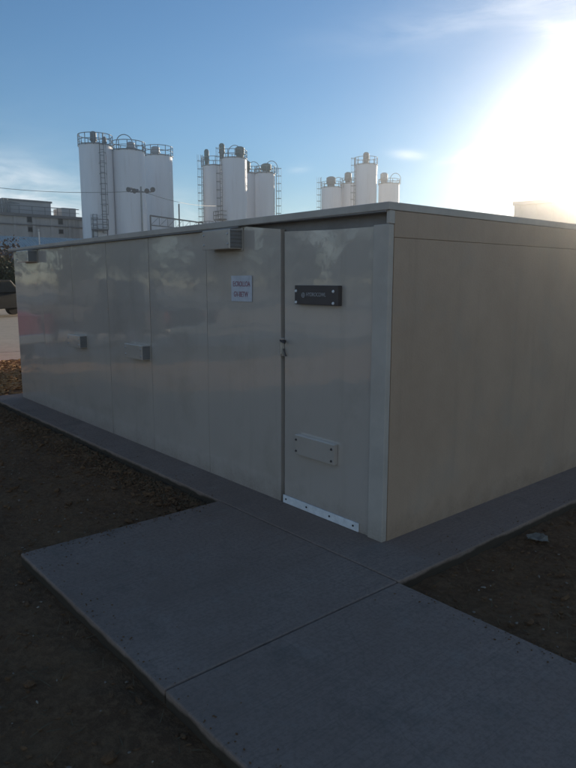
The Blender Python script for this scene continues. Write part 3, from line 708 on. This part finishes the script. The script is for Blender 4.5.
v = MB(); q = at(39, 236, 57); vp = thing('vent_mast', 'thin white mast standing before the blue shed', 'mast', (q.x, q.y, GZ))
v.tube((0, 0, 0), (0, 0, at(39, 229, 57).z - GZ), 0.07, 0.05, 8); v.build('mast', M['lamp_white'], vp)
v = MB(); v.tube((-0.25, 0, at(39, 231, 57).z - GZ), (0.25, 0, at(39, 231, 57).z - GZ), 0.04, n=6); v.build('bracket', M['galv'], vp)

# ------------------------------------------------------------------ pale building on the right
p0 = at(512.5, 240, 52); p1 = at(760, 240, 42)
wb, L = slab_building('warehouse', 'large pale flat roofed warehouse rising behind the enclosure at right', 'building', p0, p1, 20, 7, None)
zt = at(512.5, 201.8, 52).z - GZ
MB().box(0, L, 0, 18, 0, zt - 0.3).build('wall', M['white_siding'], wb)
MB().box(-0.12, L + 0.12, -0.12, 18.12, zt - 0.3, zt).build('parapet', M['white_siding'], wb, bevel=0.03)
s = MB(); x = 0.5
while x < L: s.box(x - 0.03, x + 0.03, -0.05, -0.003, 0, zt - 0.31); x += 1.2
s.build('siding_rib', M['white_siding'], wb)
s = MB(); s.box(3, 7, -1.4, -0.06, 3.2, 3.4); s.build('canopy', M['galv'], wb)
s = MB().box(3.6, 6.4, -0.08, -0.052, 0, 3.0).build('door', M['filter_grey'], wb)

# ------------------------------------------------------------------ trees and bushes
def tree(name, label, cat, loc, h, cr, leaf, seed, group=None, trunk_h=0.35, n=1400, lsz=0.16, squash=0.9):
    rd = random.Random(seed)
    t = thing(name, label, cat, loc, 0, group)
    tr = MB(); pts = [Vector((0, 0, 0))]
    top = h * 0.75
    for k in range(1, 6): pts.append(Vector((rd.uniform(-.12, .12) * k * 0.4, rd.uniform(-.12, .12) * k * 0.4, top * k / 5)))
    for i, (a, b) in enumerate(zip(pts, pts[1:])): tr.tube(a, b, 0.035 * h * (1 - i * 0.18) * 0.6, 0.035 * h * (1 - (i + 1) * 0.18) * 0.6, 8)
    tips = []
    for k in range(16):
        z = rd.uniform(trunk_h, 0.72) * h; b = Vector((0, 0, z)); a = rd.uniform(0, 6.3); l = cr * rd.uniform(0.5, 0.95)
        m_ = b + Vector((math.cos(a) * l * .5, math.sin(a) * l * .5, l * .35)); e = b + Vector((math.cos(a) * l, math.sin(a) * l, l * rd.uniform(.3, .9)))
        tr.tube(b, m_, 0.009 * h, 0.006 * h, 5); tr.tube(m_, e, 0.006 * h, 0.002 * h, 5); tips += [m_, e]
        for _ in range(2):
            e2 = e + Vector((rd.uniform(-.5, .5), rd.uniform(-.5, .5), rd.uniform(0, .6))) * cr * 0.5; tr.tube(e, e2, 0.003 * h, 0.001 * h, 4); tips.append(e2)
    tr.build('trunk', M['bark'], t)
    bm = bmesh.new()
    for k in range(n):
        c = rd.choice(tips); off = Vector((rd.gauss(0, 1), rd.gauss(0, 1), rd.gauss(0, 1) * squash)) * cr * 0.20
        p = c + off
        if p.z < 0.1 * h: p.z = 0.1 * h + rd.random() * 0.2
        q = Matrix.Translation(p) @ Matrix.Rotation(rd.uniform(0, 6.3), 4, (rd.uniform(-1, 1), rd.uniform(-1, 1), rd.uniform(-1, 1) + 0.01))
        s_ = lsz * rd.uniform(.6, 1.5)
        vv = [bm.verts.new(q @ Vector(c_)) for c_ in ((-s_, 0, 0), (0, -s_ * .5, s_ * .12), (s_, 0, 0), (0, s_ * .5, s_ * .12))]; bm.faces.new(vv)
    me = bpy.data.meshes.new('crown'); bm.to_mesh(me); bm.free(); me.materials.append(M[leaf])
    o = bpy.data.objects.new('crown', me); S.collection.objects.link(o); o.parent = t
    return t
def tloc(px, depth): p = at(px, 282, depth); return (p.x, p.y, GZ)
tree('small_tree', 'small tree with rust brown autumn leaves at the left edge behind the yard', 'tree', tloc(5, 46), 3.9, 1.7, 'leaf_brown', 1, None, 0.2, 2600, 0.10)
tree('small_tree', 'low olive brown tree just left of the enclosure end', 'tree', tloc(-9, 44), 3.4, 1.6, 'leaf_olive', 2, None, 0.15, 2200, 0.10)
hd_specs = [(-14, 'leftmost dark evergreen bush behind the parked pickup'), (-3, 'dark round evergreen bush between two others at the far side of the yard'), (7, 'dark evergreen bush behind the cab of the parked pickup'), (17, 'dark evergreen bush partly hidden behind the enclosure end')]
for i, (px, lb) in enumerate(hd_specs):
    tree('evergreen_bush', lb, 'bush', tloc(px, 42), 2.5, 1.15, 'leaf_green', 20 + i, 'evergreen bushes along the far side of the yard', 0.05, 2000, 0.10)
# trees across the road behind the photographer; the glossy wall mirrors them
for i in range(13):
    a_ = R(-172 + i * 6.6); D = 46 + (i * 7 % 5) * 3.0
    tree('roadside_tree', 'bushy tree across the road, mirrored in the glossy wall', 'tree', (CAM.x + math.sin(a_) * D, CAM.y + math.cos(a_) * D, GZ), 5.6 + (i * 5 % 4) * 0.9, 3.2, ('leaf_green', 'leaf_olive', 'leaf_brown')[i % 3], 40 + i, 'trees across the road', 0.12, 1500, 0.30)

# ------------------------------------------------------------------ pickups
def pickup(label, loc, rz, paint, cap=None):
    t = thing('pickup_truck', label, 'pickup', loc, rz)
    # x forward, outline of the side view
    body = [(-2.75, 0.50), (-2.80, 0.62), (-2.76, 1.02), (-0.75, 1.06), (-0.70, 1.12), (1.02, 1.12), (2.30, 1.02), (2.62, 0.92), (2.70, 0.55), (2.62, 0.40), (2.28, 0.40),
            (2.22, 0.66), (2.02, 0.84), (1.70, 0.86), (1.46, 0.72), (1.36, 0.40), (-1.22, 0.40), (-1.32, 0.70), (-1.54, 0.85), (-1.86, 0.85), (-2.10, 0.70), (-2.20, 0.45)]
    b = MB(); b.prism(body, 'y', -0.90, 0.90); bo = b.build('body', M[paint], t, bevel=0.03)
    c = MB(); c.prism([(-0.78, 1.10), (-0.62, 1.68), (-0.42, 1.76), (0.42, 1.76), (1.05, 1.14)], 'y', -0.76, 0.76); c.build('cab', M[paint], t, bevel=0.04)
    for s_ in (-1, 1): MB().prism([(-0.62, 1.16), (-0.52, 1.62), (0.36, 1.66), (0.80, 1.18)], 'y', s_ * 0.762, s_ * 0.775).build('side_window', M['glass'], t)
    g = MB(); g.prism([(0.50, 1.705), (0.99, 1.23), (1.02, 1.25), (0.53, 1.725)], 'y', -0.66, 0.66); g.build('windscreen', M['glass'], t)
    g = MB(); g.prism([(-0.80, 1.18), (-0.68, 1.62), (-0.665, 1.62), (-0.785, 1.18)], 'y', -0.6, 0.6); g.build('rear_window', M['glass'], t)
    for x in (-1.70, 1.84):
        for s_ in (-1, 1):
            w = MB(); w.tube((x, s_ * 0.66, 0.38), (x, s_ * 0.90, 0.38), 0.38, n=24); wo = w.build('wheel', M['tyre'], t)
            r_ = MB(); r_.tube((x, s_ * 0.85, 0.38), (x, s_ * 0.912, 0.38), 0.22, n=16); r_.build('rim', M['galv'], wo)
    bu = MB().box(2.66, 2.78, -0.86, 0.86, 0.42, 0.62).build('bumper', M['plate' if paint == 'black_paint' else 'steel'], t, bevel=0.02)
    MB().box(-2.90, -2.79, -0.86, 0.86, 0.46, 0.64).build('bumper', M['steel'], t, bevel=0.02)
    for s_ in (-1, 1):
        MB().box(2.56, 2.71, s_ * 0.60, s_ * 0.86, 0.72, 0.88).build('headlight', M['lamp_white'], t, bevel=0.01)
        MB().box(-2.80, -2.74, s_ * 0.76, s_ * 0.89, 0.70, 0.98).build('tail_light', M['lamp_red'], t, bevel=0.01)
        MB().box(0.72, 0.86, s_ * 0.90, s_ * 1.06, 1.16, 1.32).build('mirror', M['plate'], t, bevel=0.015)
    MB().box(2.69, 2.715, -0.52, 0.52, 0.66, 0.90).build('grille', M['plate' if paint == 'black_paint' else 'steel'], t)
    return t
p = at(-6, 311, 31)
pickup('black pickup truck parked at the far left beside the bushes', (p.x, p.y, GZ - 0.03), R(115), 'black_paint')
pickup('red pickup truck mirrored in the left end of the glossy wall', (-13.3, -0.65, GZ - 0.03), R(172), 'red_paint')
pickup('black pickup truck mirrored in the glossy wall beside the red one', (-13.6, -4.7, GZ - 0.03), R(166), 'black_paint')
bt = thing('portable_toilet', 'blue portable toilet cabin mirrored in the left end of the glossy wall', 'toilet cabin', (-20.5, -2.2, GZ - 0.03), R(10))
MB().box(-0.56, 0.56, -0.56, 0.56, 0.0, 2.1).build('cabin', M['blue_paint'], bt, bevel=0.03)
MB().prism([(-0.6, 2.102), (0.6, 2.102), (0.45, 2.32), (-0.45, 2.32)], 'y', -0.6, 0.6).build('roof', M['lamp_white'], bt, bevel=0.02)
MB().box(0.562, 0.59, -0.36, 0.36, 0.15, 1.95).build('door', M['blue_paint'], bt, bevel=0.01)

# ------------------------------------------------------------------ litter right of the enclosure
rd = random.Random(9)
bm = bmesh.new()
V = [[bm.verts.new(((i - 3) * 0.022 + rd.uniform(-.006, .006), (j - 3) * 0.018 + rd.uniform(-.006, .006), 0.012 + rd.uniform(0, 0.03))) for j in range(7)] for i in range(7)]
for i in range(6):
    for j in range(6):
        if (i, j) not in ((0, 0), (5, 5), (0, 5)): bm.faces.new((V[i][j], V[i + 1][j], V[i + 1][j + 1], V[i][j + 1]))
bmesh.ops.solidify(bm, geom=list(bm.faces), thickness=0.003)
me = bpy.data.meshes.new('paper_scrap'); bm.to_mesh(me); bm.free(); me.materials.append(M['litter'])
o = bpy.data.objects.new('paper_scrap', me); S.collection.objects.link(o)
q = at(537, 541, 1.0) - CAM; k = (GZ - CAM.z) / q.z; o.location = CAM + q * k; o.rotation_euler = (0, 0, 0.6)
tag(o, 'crumpled pale scrap lying on the earth right of the enclosure', 'litter')

# ------------------------------------------------------------------ haze
def haze(dens, g):
    m = bpy.data.materials.new('haze'); m.use_nodes = True; t = m.node_tree; t.nodes.clear()
    v = t.nodes.new('ShaderNodeVolumePrincipled'); v.inputs['Color'].default_value = (1.0, 0.96, 0.90, 1)
    v.inputs['Density'].default_value = dens; v.inputs['Anisotropy'].default_value = g
    ou = t.nodes.new('ShaderNodeOutputMaterial'); t.links.new(v.outputs[0], ou.inputs['Volume'])
    o = MB().box(-150, 60, -90, 115, -1.2, 24).build('haze', m)
    tag(o, 'thin pale haze filling the air', 'haze', kind='stuff'); return o
HAZE = 0.0026
if HAZE: haze(HAZE, 0.95)
